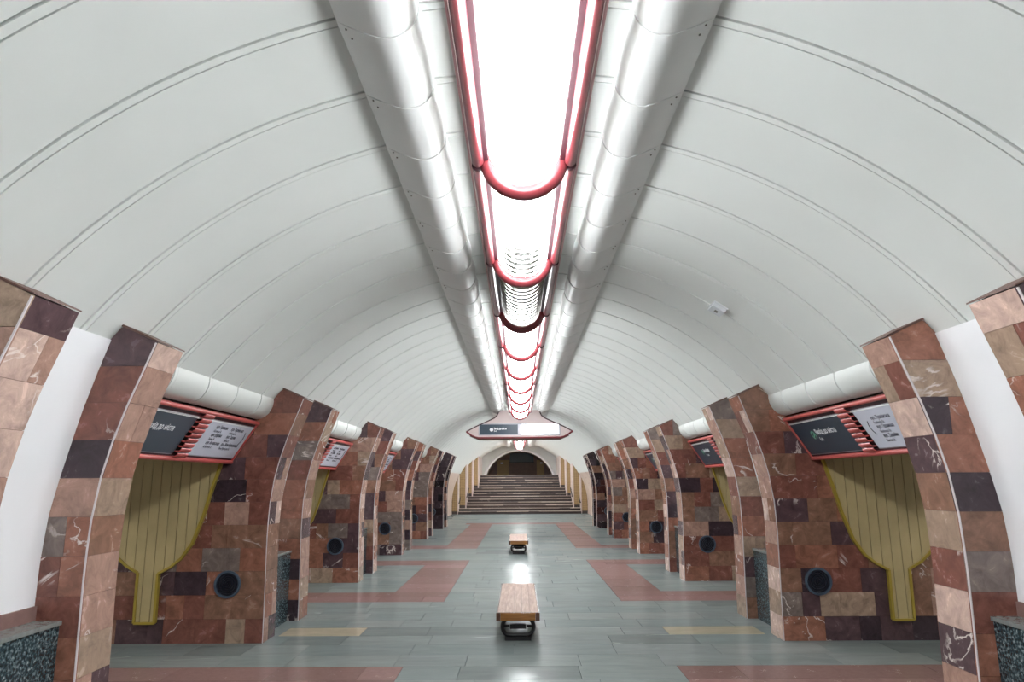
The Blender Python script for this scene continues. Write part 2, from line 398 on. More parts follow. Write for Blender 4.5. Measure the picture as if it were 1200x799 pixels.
# ------------------------------------------------------------------ pylons
ROWH = 0.27
def face_tiles(s, ya, yb, prof, z0, z1, rng, split=0.25):
    """tiles on a hall-facing curved face: list of MB"""
    out = []; z = z0
    while z < z1-0.03:
        zt = min(z+ROWH, z1)
        if z1-zt < 0.09: zt = z1
        cuts = [ya, yb]
        if rng.random() < split: cuts = [ya, ya+(yb-ya)*rng.uniform(0.35, 0.65), yb]
        for a, bb in zip(cuts, cuts[1:]):
            e = 0.0012; pr = rng.uniform(-0.0015, 0.0015)
            zz = [z+e, (z+zt)/2, zt-e]
            mb = MB(); mb.strip([(s*(prof(q)+pr), q) for q in zz], [(s*(prof(q)+0.022), q) for q in zz], a+e, bb-e)
            out.append(mb)
        z = zt
    return out
def wall_tiles(s, y, prof, xmax, z0, z1, rng, wmin=0.17, wmax=0.46, top=None, holes=()):
    """tiles on a wall facing the camera (plane y), from the curved arris outwards to xmax(z)"""
    out = []; z = z0
    while z < z1-0.03:
        zt = min(z+ROWH, z1); zm = (z+zt)/2
        xe = xmax(zm); x = prof(zm); first = True
        while x < xe-0.02:
            L = rng.uniform(wmin, wmax)
            if xe-(x+L) < 0.12: L = xe-x
            x2 = min(xe, x+L); e = 0.0012; pr = rng.uniform(-0.0015, 0.0015)
            l = [(prof(q), q) for q in (z+e, zm, zt-e)] if first else [(x+e, z+e), (x+e, zt-e)]
            last = x2 >= xe-1e-6
            rr = [(xmax(q) if last else x2-e, q) for q in (zt-e, zm, z+e)] if last else [(x2-e, zt-e), (x2-e, z+e)]
            poly = [(s*px, y+pr, pz) for px, pz in l+rr]
            mb = MB(); mb.prism(poly, (0, 0.022, 0)); out.append(mb)
            x = x2; first = False
        z = zt
    if top:
        for poly2 in top:
            mb = MB(); mb.prism([(s*px, y+rng.uniform(-0.001, 0.001), pz) for px, pz in poly2], (0, 0.022, 0)); out.append(mb)
    return out
ZTOP = 2.70
TOPPOLY_N = [[(rib(2.702), 2.702), (2.71, 2.88), (2.97, 3.0), (2.97, 2.702)], [(2.973, 2.702), (2.973, 3.0), (3.12, 2.88), (3.3, 2.702)]]
TOPPOLY_F = [[(rib(2.702), 2.702), (2.71, 2.88), (2.97, 3.0), (3.06, 2.90), (3.11, 2.702)]]
WORDS = ['nearest', 'second', 'third', 'fourth', 'fifth', 'sixth']
def pylon(s, k):
    side = 'left' if s < 0 else 'right'; ya = Y0+k*PITCHY; yf = ya+FAR0
    rng = random.Random(100+k*2+(s > 0))
    lab = '%s marble-clad pylon from the camera along the %s side of the hall' % (WORDS[k], side)
    if k == 0: lab = 'nearest marble-clad pylon on the %s, cut off by the %s frame edge' % (side, side)
    if k == 5: lab = 'farthest marble-clad pylon on the %s side, darkest, next to the pale end wall' % side
    P = thing('pylon', (s*3.25, ya, 0), lab, 'pillar', 'marble pylons along the %s side' % side)
    core = MB(); e = 0.012
    zz = [0, 0.5, 1.0, 1.3, 1.6, 1.9, 2.15, 2.4, 2.63, 2.88]
    for y0_, y1_ in ((ya+e, ya+FACE-e*0), (yf+e, yf+FACE)):
        core.strip([(s*(rib(q)+e), q) for q in zz]+[(s*2.97, 3.0)], [(s*3.42, q) for q in zz[:-1]]+[(s*3.13, 2.86), (s*3.0, 2.99)], y0_, y1_)
    core.box(s*3.41, s*PASS_X, ya+e, ya+PYL, 0, 2.84)
    part('pylon_core', core, MAT['marble_core'], P)
    tl = [(m, MAT['wall_marble']) for m in wall_tiles(s, ya, rib, lambda z: 5.75, 0, ZTOP, rng, 0.17, 0.5, TOPPOLY_N)]
    tl += [(m, MAT['face_marble']) for m in face_tiles(s, ya+0.022, ya+FACE, rib, 0, 2.88, rng)]
    tl += [(m, MAT['wall_marble']) for m in wall_tiles(s, yf, rib, niche, 0, ZTOP, rng, 0.16, 0.5, TOPPOLY_F)]
    tl += [(m, MAT['face_marble']) for m in face_tiles(s, yf+0.022, yf+FACE, rib, 0, 2.88, rng)]
    if k < 4:
        for m, mat in tl: part('marble_tile', m, mat, P)
    else:
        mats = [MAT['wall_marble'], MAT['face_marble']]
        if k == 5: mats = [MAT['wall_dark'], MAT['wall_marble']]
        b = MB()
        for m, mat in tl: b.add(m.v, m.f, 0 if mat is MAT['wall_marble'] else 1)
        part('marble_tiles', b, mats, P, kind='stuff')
    # thin pale strips along the arrises
    for yy in (ya, yf):
        b = MB(); zz = [0.0, 0.3, 0.6, 0.9, 1.2, 1.4, 1.6, 1.75, 1.9, 2.05, 2.15, 2.3, 2.4, 2.5, 2.63, 2.75, 2.875]
        b.tube([(s*(rib(q)+0.003), yy+0.003, q) for q in zz], 0.0075 if k == 0 else 0.006, 5, up=(0, 1, 0)); part('edge_strip', b, MAT['edge_strip'], P)
    # top cap strips where the ribs run into the vault
    for y0_ in (ya, yf):
        b = MB(); b.prism([(s*2.70, y0_-0.006, 2.882), (s*2.70, y0_-0.006, 2.892), (s*3.0, y0_-0.006, 3.03), (s*3.0, y0_-0.006, 3.01)], (0, FACE+0.012, 0))
        part('cap_strip', b, MAT['marble_core'], P)
    # white recessed panel between the ribs
    b = MB(); zz = [0.9, 1.15, 1.3, 1.45, 1.6, 1.72, 1.85, 2.0, 2.1, 2.25, 2.4, 2.55, 2.68, 2.8, 2.9]
    b.strip([(s*niche(q), q) for q in zz], [(s*(niche(q)+0.015), q) for q in zz], ya+FACE-0.005, yf+0.01)
    part('niche_panel', b, MAT['niche_white'], P, smooth=True, label='white plaster panel recessed between the two marble ribs')
    b = MB(); b.strip([(s*(niche(q)-0.006), q) for q in zz[1:]], [(s*(niche(q)+0.005), q) for q in zz[1:]], ya+FACE+0.10, ya+FACE+0.112)
    part('niche_bead', b, MAT['niche_white'], P)
    b = MB(); b.box(s*3.372, s*3.41, ya+FACE, yf, 0.90, 1.02); part('niche_skirting', b, MAT['floor_red'], P)
    return P
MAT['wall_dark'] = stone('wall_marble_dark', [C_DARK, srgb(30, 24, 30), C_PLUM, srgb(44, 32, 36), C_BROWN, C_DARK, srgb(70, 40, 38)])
for k in range(6):
    for s in (-1, 1): pylon(s, k)

# granite boxes standing in the niches
for k in range(6):
    for s in (-1, 1):
        side = 'left' if s < 0 else 'right'; ya = Y0+k*PITCHY
        P = thing('granite_plinth', (s*3.28, ya+(FACE+FAR0)/2, 0), 'dark speckled granite box in the white niche of the %s %s pylon' % (WORDS[k], side), 'plinth', 'granite boxes in the pylon niches')
        b = MB(); b.box(s*3.20, s*3.37, ya+FACE+0.004, ya+FAR0-0.004, 0, 0.895); part('granite_block', b, MAT['granite'], P)
        b = MB(); b.box(s*3.185, s*3.37, ya+FACE+0.002, ya+FAR0-0.003, 0.897, 0.925); part('top_slab', b, MAT['granite_top'], P)

# ------------------------------------------------------------------ passages: soffit rolls, ceilings, outer boxes
CORN = [(3.085, 2.875), (3.085, 2.83), (3.095, 2.78), (3.115, 2.735), (3.145, 2.69), (3.185, 2.655), (3.23, 2.635), (3.285, 2.625)]
CORN2 = [(3.2, 2.9), (3.2, 2.87), (3.21, 2.85), (3.22, 2.8), (3.24, 2.77), (3.27, 2.74), (3.3, 2.72), (3.33, 2.70)]
tn = 0
for k in range(-2, 5):
    yA = Y0+k*PITCHY+PYL; yB = yA+PITCHY-PYL
    if k == -2: yA = YBACK
    for s in (-1, 1):
        tn += 1
        T = struct('trim_%d' % tn, None, None, (s*3.15, yA, 2.6))
        b = MB(); b.strip([(s*(x+0.02), z+0.02) for x, z in CORN], [(s*x, z) for x, z in CORN2], yA-0.05, yB+0.0); part('cornice_backing', b, MAT['vault_back'], T)
        ys = [yA]; q = math.ceil((yA-RING0)/RING)
        while RING0+q*RING < yB:
            yy = RING0+q*RING
            if yy-ys[-1] > 0.1: ys.append(yy)
            q += 1
        ys.append(yB)
        for i, (a, c) in enumerate(zip(ys, ys[1:])):
            b = MB(); b.strip([(s*x, z) for x, z in CORN], [(s*(x+0.018), z+0.018) for x, z in CORN],
                              a+(0.037 if i else 0), c-(0.037 if i < len(ys)-2 else 0)); part('cornice_panel', b, MAT['vault'], T, smooth=True)
            if i:
                b = MB(); b.strip([(s*(x-0.004), z-0.002) for x, z in CORN], [(s*(x+0.018), z+0.018) for x, z in CORN], a-0.026, a+0.026)
                part('cornice_batten', b, MAT['vault'], T, smooth=True)
        b = MB(); b.box(s*3.30, s*PASS_X, yA-0.0, yB, 2.50, 2.6); struct('ceiling', b, MAT['vault'])
for s in (-1, 1):
    side = 'left' if s < 0 else 'right'
    b = MB(); b.box(s*10.2, s*10.4, YBACK, Y_LASTPYL+2, -0.02, 4.2); struct('wall_%s_platform' % side, b, MAT['platform_white'])
    b = MB(); b.box(s*PASS_X, s*10.4, YBACK, Y_LASTPYL+2, 4.0, 4.2); struct('ceiling', b, MAT['platform_white'])
    b = MB(); b.box(s*PASS_X, s*(PASS_X+0.15), YBACK, Y_LASTPYL+2, 2.5, 4.0); struct('wall_%s_lintel' % side, b, MAT['platform_white'])
    b = MB(); b.box(s*PASS_X, s*10.4, Y_LASTPYL+1.8, Y_LASTPYL+2, -0.02, 4.0); struct('wall_%s_platform_end' % side, b, MAT['platform_white'])
    b = MB(); b.box(s*3.0, s*10.4, YBACK-0.2, YBACK, -0.02, 4.2); struct('wall_%s_back' % side, b, MAT['platform_white'])
    b = MB(); b.box(s*PASS_X, s*9.2, YBACK, Y_LASTPYL+1.8, -0.02, 0.0); part('platform_slab', b, MAT['stone_floor2'], floor)
    L = thing('platform_light', (s*8.2, 12, 3.7), 'continuous strip of lamps above the %s platform, beyond the pylons' % side, 'lamp')
    b = MB(); b.box(s*8.1, s*8.3, YBACK+0.5, Y_LASTPYL, 3.72, 3.80); part('diffuser', b, MAT['platform_lamp'], L)
    b = MB(); b.box(s*8.05, s*8.35, YBACK+0.5, Y_LASTPYL, 3.80, 4.0); part('housing', b, MAT['platform_white'], L)
b = MB(); b.box(-3.2, 3.2, YBACK-0.2, YBACK, -0.02, 4.6); struct('wall_back', b, MAT['pinkwall'])
# pylon behind the viewpoint, plain marble mass, closing the hall on both sides
for s in (-1, 1):
    b = MB(); ya = Y0-PITCHY; b.box(s*3.06, s*PASS_X, ya, ya+PYL, 0, 2.84); struct('wall_%s_rear' % ('left' if s < 0 else 'right'), b, MAT['marble_core'])

# ------------------------------------------------------------------ slatted panels on the passage walls
OUT = [(3.60, 2.42), (3.68, 2.07), (3.775, 1.74), (3.845, 1.46), (3.955, 1.14), (4.075, 0.965), (4.19, 0.87), (4.335, 0.795), (4.33, 0.237),
       (4.57, 0.237), (4.575, 0.805), (4.72, 0.885), (4.83, 0.98), (4.945, 1.15), (5.05, 1.46), (5.12, 1.74), (5.21, 2.07), (5.29, 2.42)]
def clip_poly(poly, x0, x1):
    def cl(p, f, keep):
        o = []
        for i in range(len(p)):
            a, b = p[i], p[(i+1) % len(p)]
            ia, ib = keep(a[0]), keep(b[0])
            if ia: o.append(a)
            if ia != ib:
                t = (f-a[0])/(b[0]-a[0]); o.append((f, a[1]+t*(b[1]-a[1])))
        return o
    return cl(cl(poly, x0, lambda x: x >= x0), x1, lambda x: x <= x1)
for k in range(1, 4):
    for s in (-1, 1):
        side = 'left' if s < 0 else 'right'; y = Y0+k*PITCHY
        P = thing('slatted_panel', (s*4.45, y, 0.237), 'ochre vertical-slat panel, wide above and narrow below, on the %s %s pylon' % (WORDS[k], side), 'panel', 'slatted panels on the passage walls')
        b = MB(); b.prism([(s*x, y-0.004, z) for x, z in OUT], (0, -0.012, 0)); part('backing', b, MAT['slat_back'], P)
        W = 0.118; n = 15; xs = 4.45-W*n/2
        for i in range(n):
            c = clip_poly(OUT, xs+i*W+0.004, xs+(i+1)*W-0.004)
            if len(c) < 3 or max(p[1] for p in c)-min(p[1] for p in c) < 0.05: continue
            b = MB(); b.prism([(s*x, y-0.016, z) for x, z in c], (0, -0.022, 0)); part('slat', b, MAT['slat'], P)
        for a, c in zip(OUT, OUT[1:]):
            d = Vector((c[0]-a[0], 0, c[1]-a[1])); nrm = Vector((-d.z, 0, d.x)).normalized()
            if (Vector((4.45, 0, 1.5))-Vector((a[0], 0, a[1]))).dot(nrm) < 0 and a[1] > 0.9: nrm = -nrm
            w_ = 0.014
            pts = [(s*(a[0]+nrm.x*w_), y-0.002, a[1]+nrm.z*w_), (s*(c[0]+nrm.x*w_), y-0.002, c[1]+nrm.z*w_), (s*(c[0]-nrm.x*w_), y-0.002, c[1]-nrm.z*w_), (s*(a[0]-nrm.x*w_), y-0.002, a[1]-nrm.z*w_)]
            b = MB(); b.prism(pts, (0, -0.055, 0)); part('trim', b, MAT['slat_trim'], P)

# ------------------------------------------------------------------ round vent grilles
def ring_mb(r0, r1, y0, y1, n=28):
    mb = MB(); rings = []
    for i in range(n+1):
        a = 2*PI*i/n; c, d = math.cos(a), math.sin(a)
        rings.append([(r0*c, y0, r0*d), (r1*c, y0, r1*d), (r1*c, y1, r1*d), (r0*c, y1, r0*d)])
    mb.loft(rings, closed_ring=True); return mb
vg = None
for k in range(1, 6):
    for s in (-1, 1):
        side = 'left' if s < 0 else 'right'; y = Y0+k*PITCHY-0.003
        lab = 'round black ventilation grille low on the %s %s pylon, facing the camera' % (WORDS[k], side)
        if vg is None:
            vg = thing('vent_grille', (0, 0, 0), lab, 'vent', 'round vent grilles on the pylons')
            part('rim', ring_mb(0.132, 0.158, -0.028, 0), MAT['grille_rim'], vg, smooth=True, label='grey-blue rim')
            b = MB(); b.prism([(0.134*math.cos(2*PI*i/28), 0, 0.134*math.sin(2*PI*i/28)) for i in range(28)], (0, -0.004, 0)); part('back_plate', b, MAT['black'], vg)
            for r in (0.115, 0.088, 0.062, 0.036): part('ring', ring_mb(r-0.0075, r+0.0075, -0.024, -0.006, 24), MAT['grille_dark'], vg, smooth=True)
            b = MB(); b.prism([(0.016*math.cos(2*PI*i/14), -0.004, 0.016*math.sin(2*PI*i/14)) for i in range(14)], (0, -0.02, 0)); part('hub', b, MAT['grille_dark'], vg)
            for a in (0, PI/2):
                b = MB(); c, d = math.cos(a+0.6), math.sin(a+0.6); b.tube([(-0.13*c, -0.008, -0.13*d), (0.13*c, -0.008, 0.13*d)], 0.004, 5); part('spoke', b, MAT['grille_dark'], vg)
            o = vg
        else: o = copy_tree(vg)
        o.location = (s*3.505, y, 0.665); o['label'] = lab

# ------------------------------------------------------------------ lettering
def text_mesh(body, size, align='LEFT', bold=0.0, squeeze=1.0):
    cu = bpy.data.curves.new('txt', 'FONT'); cu.body = body; cu.size = size; cu.align_x = align; cu.align_y = 'CENTER'
    cu.offset = bold; cu.resolution_u = 2; cu.extrude = 0.0006
    o = bpy.data.objects.new('txt', cu); COL.objects.link(o)
    bpy.context.view_layer.update()
    dg = bpy.context.evaluated_depsgraph_get()
    me = bpy.data.meshes.new_from_object(o.evaluated_get(dg)); bpy.data.objects.remove(o)
    if squeeze != 1.0: me.transform(Matrix.Diagonal((squeeze, 1, 1, 1)))
    return me
def place_text(me, mat, parent, name, origin, ex, ey, ez):
    me = me.copy() if me.users else me
    m = Matrix(((ex.x, ey.x, ez.x, 0), (ex.y, ey.y, ez.y, 0), (ex.z, ey.z, ez.z, 0), (0, 0, 0, 1)))
    me.transform(Matrix.Translation(Vector(origin)-wloc(parent)) @ m); me.materials.clear(); me.materials.append(mat)
    return link(name, me, parent)

# ------------------------------------------------------------------ slanted red direction signs over the passages
def direction_sign(s, k):
    side = 'left' if s < 0 else 'right'
    yA = Y0+k*PITCHY+PYL+0.005; yB = Y0+(k+1)*PITCHY-0.004
    yc = (7.262 if s > 0 else 7.385)+k*PITCHY
    ORDP = ['first', 'second', 'third', 'fourth'][k]
    top = Vector((s*3.265, 0, 2.60)); bot = Vector((s*3.592, 0, 2.095)); d = (bot-top); L = d.length; d.normalize()
    nrm = Vector((-s*abs(d.z), 0, -abs(d.x)))      # out of the board, towards the hall and down
    P = thing('direction_sign', (s*3.5, yc, 2.35), 'red-framed slanted sign above the %s passage from the camera on the %s' % (ORDP, side), 'sign', 'slanted signs over the passages')
    def pt(y, u, h): v = top+d*u+nrm*h; return (v.x, y, v.z)
    def slab(y0, y1, u0, u1, h0, h1):
        b = MB(); b.prism([pt(y0, u0, h0), pt(y1, u0, h0), pt(y1, u1, h0), pt(y0, u1, h0)], nrm*(h1-h0)); return b
    # housing behind the board
    hb = MB(); hb.prism([pt(yA, 0.0, 0), pt(yA, L, 0), (s*4.1, yA, 2.14), (s*4.1, yA, 2.52), (s*3.34, yA, 2.62)], (0, yB-yA-0.058, 0)); part('housing', hb, MAT['brown_wall'], P)
    def rail(y0, y1, u, r, nm='rail'):
        b = MB(); b.tube([pt(y0, u, 0.018), pt(y1, u, 0.018)], r, 10); part(nm, b, MAT['red_sign'], P, smooth=True)
    rail(yA, yB, 0.022, 0.024); rail(yA, yB, L-0.018, 0.026)
    part('rail', slab(yA, yB, 0.045, 0.085, 0, 0.016), MAT['dark_red'], P)
    part('rail', slab(yA, yB, L-0.065, L-0.042, 0, 0.016), MAT['dark_red'], P)
    for y0, y1 in ((yA, yA+0.03), (yB-0.03, yB)): part('end_rail', slab(y0, y1, 0.0, L, 0, 0.03), MAT['red_sign'], P)
    fw = 0.125
    u0, u1 = 0.095, L-0.075
    res = {}
    for nm, y0, y1 in (('near', yA+0.04, yc-fw-0.01), ('far', yc+fw+0.01, yB-0.04)):
        dark = (nm == 'near') if s < 0 else (nm == 'far')
        f_ = part('panel_frame', slab(y0, y1, u0-0.012, u1+0.012, 0, 0.018), MAT['alu'], P)
        b_ = part('dark_panel' if dark else 'white_panel', slab(y0+0.012, y1-0.012, u0, u1, 0.018, 0.022), MAT['sign_dark'] if dark else MAT['sign_white'], P)
        res['dark' if dark else 'white'] = (b_, y0, y1)
    # backing and curved fins in the middle
    part('fin_back', slab(yc-fw, yc+fw, 0.05, L-0.03, 0, 0.006), MAT['black'], P)
    nf = 9
    for i in range(nf):
        uc = 0.075+(L-0.13)*i/(nf-1); prof = []; R_ = 0.05
        for j in range(8):
            a = -0.25+1.9*j/7
            prof.append((uc-0.03+R_*math.sin(a)*0.95, 0.062-R_*(1-math.cos(a))*0.0-R_*(1-math.cos(a))))
        b = MB(); rings = []
        for y_ in (yc-fw*0.92, yc+fw*0.92):
            rings.append([pt(y_, u, h) for u, h in prof]+[pt(y_, u-0.007, h-0.007) for u, h in reversed(prof)])
        b.loft(rings, closed_ring=True); n2 = len(rings[0]); b.f += [tuple(range(n2)), tuple(range(2*n2-1, n2-1, -1))]; b.mi += [0, 0]
        part('fin', b, MAT['red_sign'], P)
    # lettering
    ex = Vector((0, -1, 0)) if s > 0 else Vector((0, 1, 0)); ey = -d; ez = nrm
    def put(body, y, u, size, mat, par, bold=0.0, squeeze=1.0, align='LEFT'):
        me = text_mesh(body, size, align, bold, squeeze); o = Vector(pt(y, u, 0.0225)); place_text(me, mat, par, 'lettering', o, ex, ey, ez)
    dp, y0, y1 = res['dark']; y0r, y1r = ((y1, y0) if s > 0 else (y0, y1)); sg = -1 if s > 0 else 1
    ys = 8.22-7.262 if s > 0 else None
    lines = ('Вихід до міста', 'Exit') if not (s > 0 and k == 1) else ('До поїздів', 'To trains')
    yt = y0r+sg*(0.55 if s > 0 else 0.78)
    put(lines[0], yt, 0.255, 0.088, MAT['paint_white'], dp, 0.0016, 0.86)
    put(lines[1], yt+sg*0.0, 0.345, 0.066, MAT['paint_white'], dp, 0.0, 0.86)
    # exit pictogram: ring with a running figure
    def pic(shape2d, mat, h=0.0228):
        b = MB(); b.prism([tuple(Vector(pt(yt-sg*0.085, 0.285, h))+ex*x+ey*y) for x, y in shape2d], nrm*0.0008); part('pictogram', b, mat, dp)
    N = 20
    for i in range(N):
        a0, a1 = 2*PI*i/N, 2*PI*(i+1)/N
        if 14 <= i <= 16: continue
        pic([(0.056*math.cos(a0), 0.056*math.sin(a0)), (0.056*math.cos(a1), 0.056*math.sin(a1)), (0.044*math.cos(a1), 0.044*math.sin(a1)), (0.044*math.cos(a0), 0.044*math.sin(a0))], MAT['paint_green'])
    pic([(-0.03, -0.018), (0.004, 0.008), (-0.012, 0.022), (0.03, 0.03), (0.026, -0.012), (0.013, -0.001), (-0.018, -0.03)], MAT['paint_green'])
    wp, y0, y1 = res['white']; y0r, y1r = ((y1, y0) if s > 0 else (y0, y1))
    def put2(dy, u, t1, t2, hs=0.056):
        put(t1, y0r+sg*dy, u, hs, MAT['ink'], wp, 0.0008, 0.8); put(t2, y0r+sg*dy, u+0.052, hs*0.78, MAT['ink'], wp, 0.0, 0.8)
    if s > 0:
        put2(0.26, 0.20, 'вул. Пушкінська', 'Pushkinska St.'); put2(0.26, 0.30, 'вул. Гіршмана', 'Hirshmana St.'); put2(0.26, 0.40, 'вул. Дарвіна', 'Darvina St.')
        yb = y0r+sg*0.13
        arc = [(0.03*0, 0.0)]
        bpts = [Vector(pt(yb, 0.30, 0.0235))+ex*x+ey*y for x, y in ((0.035, 0.075), (0.01, 0.035), (0.0, 0.0), (0.01, -0.035), (0.035, -0.075))]
    else:
        put2(0.27, 0.16, 'вул. Гіршмана', 'Hirshmana St.'); put2(0.27, 0.26, 'вул. Дарвіна', 'Darvina St.'); put2(0.27, 0.36, 'вул. Алчевських', 'Alchevskykh St.')
        put2(0.68, 0.16, 'вул. Пушкінська', 'Pushkinska St.'); put2(0.68, 0.26, 'вул. Садова', 'Sadova St.'); put2(0.68, 0.36, 'вул. Жон-Мироносиць', 'Zhon-Myronosyts St.')
        yb = y0r+sg*1.16
        bpts = [Vector(pt(yb, 0.26, 0.0235))+ex*x+ey*y for x, y in ((-0.035, 0.085), (-0.01, 0.04), (0.0, 0.0), (-0.01, -0.04), (-0.035, -0.085))]
    b = MB(); b.tube(bpts, 0.004, 5); part('bracket_mark', b, MAT['ink'], wp)
for k in range(0, 4):
    for s in (-1, 1): direction_sign(s, k)

# ------------------------------------------------------------------ air ducts along the vault
AX = 0.03
DUCT = [(1.005, 4.262), (1.0, 4.24), (0.93, 4.21), (0.86, 4.18), (0.80, 4.157), (0.75, 4.145), (0.705, 4.149), (0.66, 4.165), (0.62, 4.194), (0.592, 4.235), (0.572, 4.295), (0.57, 4.36)]
def duct(s, y0, y1, lab):
    D = thing('air_duct', (AX+s*0.8, y0, 4.2), lab, 'duct', 'white ducts along the crown of the vault')
    n0 = math.ceil((y0-RING0)/RING); ys = [y0]
    while RING0+n0*RING < y1-0.2:
        if RING0+n0*RING-ys[-1] > 0.15: ys.append(RING0+n0*RING)
        n0 += 1
    ys.append(y1); seg = None; strap = None; scr = None
    for i, (a, c) in enumerate(zip(ys, ys[1:])):
        full = 0 < i < len(ys)-2
        if full and seg: link('duct_segment', seg, D, (-0.8*s*0+0, a-y0, 0))
        else:
            b = MB(); n = len(DUCT); rings = []
            for t in (0, 0.25, 0.5, 0.75, 1.0):
                q = 0.016*math.sin(PI*t)
                rings.append([(AX+s*(x-(q if x < 0.75 else q*0.2)), a+(c-a)*t, z-q*0.8*(1 if 0.57 < x < 0.95 else 0)) for x, z in DUCT])
            b.loft(rings); b.f += [tuple(range(n)), tuple(range(5*n-1, 4*n-1, -1))]; b.mi += [0, 0]
            me = b.mesh('duct_segment', MAT['duct'], (AX+s*0.8, a, 4.2), smooth=True)
            link('duct_segment', me, D, (0, a-y0, 0))
            if full: seg = me
        if i:
            if strap is None:
                b = MB(); b.strip([(AX+s*(x-0.008 if x < 0.75 else x), z-(0.008 if 0.57 < x < 1.0 else 0)) for x, z in DUCT], [(AX+s*(x+0.002), z+0.002) for x, z in DUCT], -0.026, 0.026)
                strap = b.mesh('strap', MAT['duct'], (AX+s*0.8, 0, 4.2), smooth=True)
                b = MB()
                scr = []
                for (x, z, yy) in ((0.955, 4.222, 0.0), (0.94, 4.217, 0.075), (0.925, 4.212, 0.36)):
                    b = MB(); b.tube([(AX+s*x, yy, z+0.004), (AX+s*x, yy, z-0.012)], 0.006, 6)
                    scr.append(b.mesh('screw', MAT['screw'], (AX+s*0.8, 0, 4.2)))
            link('strap', strap, D, (0, a-y0, 0))
            if a < 9:
                for m in scr: link('screw', m, D, (0, a-y0, 0))
    return D
for s in (-1, 1):
    side = 'left' if s < 0 else 'right'
    duct(s, YBACK+0.2, 24.12, 'long white sheet-metal duct running along the %s of the lamps' % side)
    duct(s, 25.0, YEND-0.3, 'white duct to the %s of the lamps beyond the hanging sign' % side)

# ------------------------------------------------------------------ ceiling lamps: red twin-tube frames with U-shaped diffusers
SEC = 2.34; ARC0 = 4.80
LZ = 4.13
def usec(r, n=14, drop=1.0):
    return [(r*math.cos(PI+PI*i/n), LZ+r*drop*math.sin(PI+PI*i/n)) for i in range(n+1)]
def make_lamp(lit):
    P = thing('ceiling_lamp', (AX, 0, 4.1), '', 'lamp', 'red-framed ceiling lamps along the crown')
    P.location = (0, 0, 0)
    L = SEC
    for s in (-1, 1):
        b = MB(); b.tube([(s*0.333, -L+0.015, 4.10), (s*0.333, -L+0.06, 4.10), (s*0.333, -L+0.065, 4.10), (s*0.333, -0.05, 4.10), (s*0.333, -0.012, 4.10)], [0.046, 0.046, 0.042, 0.042, 0.03], 16); part('tube', b, MAT['red'], P, smooth=True)
        b = MB(); b.box(s*0.256, s*0.296, -L, 0, 4.105, 4.215); part('channel', b, MAT['dark_red'], P)
        b = MB(); b.box(s*0.378, s*0.392, -L, 0, 4.085, 4.15); part('flange', b, MAT['flange'], P)
        b = MB(); b.tube([(s*0.333, -0.006, 4.10), (s*0.333, 0.006, 4.10)], 0.048, 16); part('collar', b, MAT['dark_red'], P, smooth=True)
    arc = [(0.268*math.cos(PI+PI*i/20), 0, LZ+0.02+0.272*math.sin(PI+PI*i/20)) for i in range(21)]
    b = MB(); b.tube(arc, 0.057, 12, up=(0, 1, 0)); part('arc', b, MAT['red'], P, smooth=True, label='red half-ring under the lamp')
    b = MB(); b.box(-0.352, 0.352, -L, 0, 4.285, 4.30); part('reflector', b, MAT['reflector'], P)
    for y_ in (-L*0.8, -L*0.3):
        for s in (-1, 1):
            b = MB(); b.box(s*0.262, s*0.29, y_-0.015, y_+0.015, 4.21, 4.29); part('hanger', b, MAT['dark_red'], P)
        b = MB(); b.box(-0.02, 0.02, y_-0.02, y_+0.02, 4.295, 4.375); part('hanger', b, MAT['dark_red'], P)
    for x in (-0.1, 0.1):
        b = MB(); b.tube([(x, -L+0.1, 4.17), (x, -0.1, 4.17)], 0.02, 10); part('lamp_tube', b, MAT['tube_lit'] if lit else MAT['tube_off'], P, smooth=True)
    nL = 15; st = SEC/nL
    b = MB(); ins = usec(0.24); n = len(ins)
    # one curved louvre: near lip lower than the far lip
    r_in = [(x, -0.060, z-0.018) for x, z in usec(0.246)]; r_out = [(x, -0.060, z-0.018) for x, z in usec(0.25)]
    q_in = [(x, 0.060, z+0.014) for x, z in usec(0.232)]; q_out = [(x, 0.060, z+0.014) for x, z in usec(0.236)]
    b.loft([r_in, r_out, q_out, q_in, r_in])
    me = b.mesh('louvre', MAT['louvre_lit'] if lit else MAT['louvre_off'], smooth=True)
    for i in range(nL):
        if i == nL-1: continue
        link('louvre', me, P, (0, -L+st*(i+0.75), 0))
    return P
lampA = make_lamp(True); lampB = make_lamp(False)
# first use moves the prototypes, later ones copy them
used = {True: False, False: False}
names = ['nearest', 'second', 'third', 'fourth', 'fifth', 'sixth', 'seventh', 'eighth', 'ninth']
for i in list(range(-3, 9))+list(range(10, 19)):
    y = ARC0+SEC*i; lit = i != 2
    if i == 8: y -= 0.02
    proto = lampA if lit else lampB
    o = copy_tree(proto) if used[lit] else proto
    used[lit] = True
    o.location = (AX, y, 0)
    if i < 0: o['label'] = '%s lit red-framed ceiling lamp section overhead, before the first one in view' % {-1: 'closest', -2: 'second', -3: 'third'}[i]; o['group'] = 'ceiling lamps behind the camera'
    elif i < 9:
        o['label'] = ('unlit red-framed ceiling lamp with dull beige louvres, third from the camera' if not lit else '%s red-framed ceiling lamp from the camera, glowing white' % names[i])
        if i == 8: o['label'] = 'red-framed glowing ceiling lamp ending just in front of the hanging sign'
    else:
        o['label'] = 'small glowing ceiling lamp beyond the hanging sign, %s' % (['just behind the sign board', 'second behind the sign board', 'third behind the sign board', 'fourth behind the sign board', 'midway to the stairs', 'fourth before the stairs portal', 'third before the stairs portal', 'second before the stairs portal', 'last before the dark portal'][i-10]); o['group'] = 'ceiling lamps beyond the hanging sign'

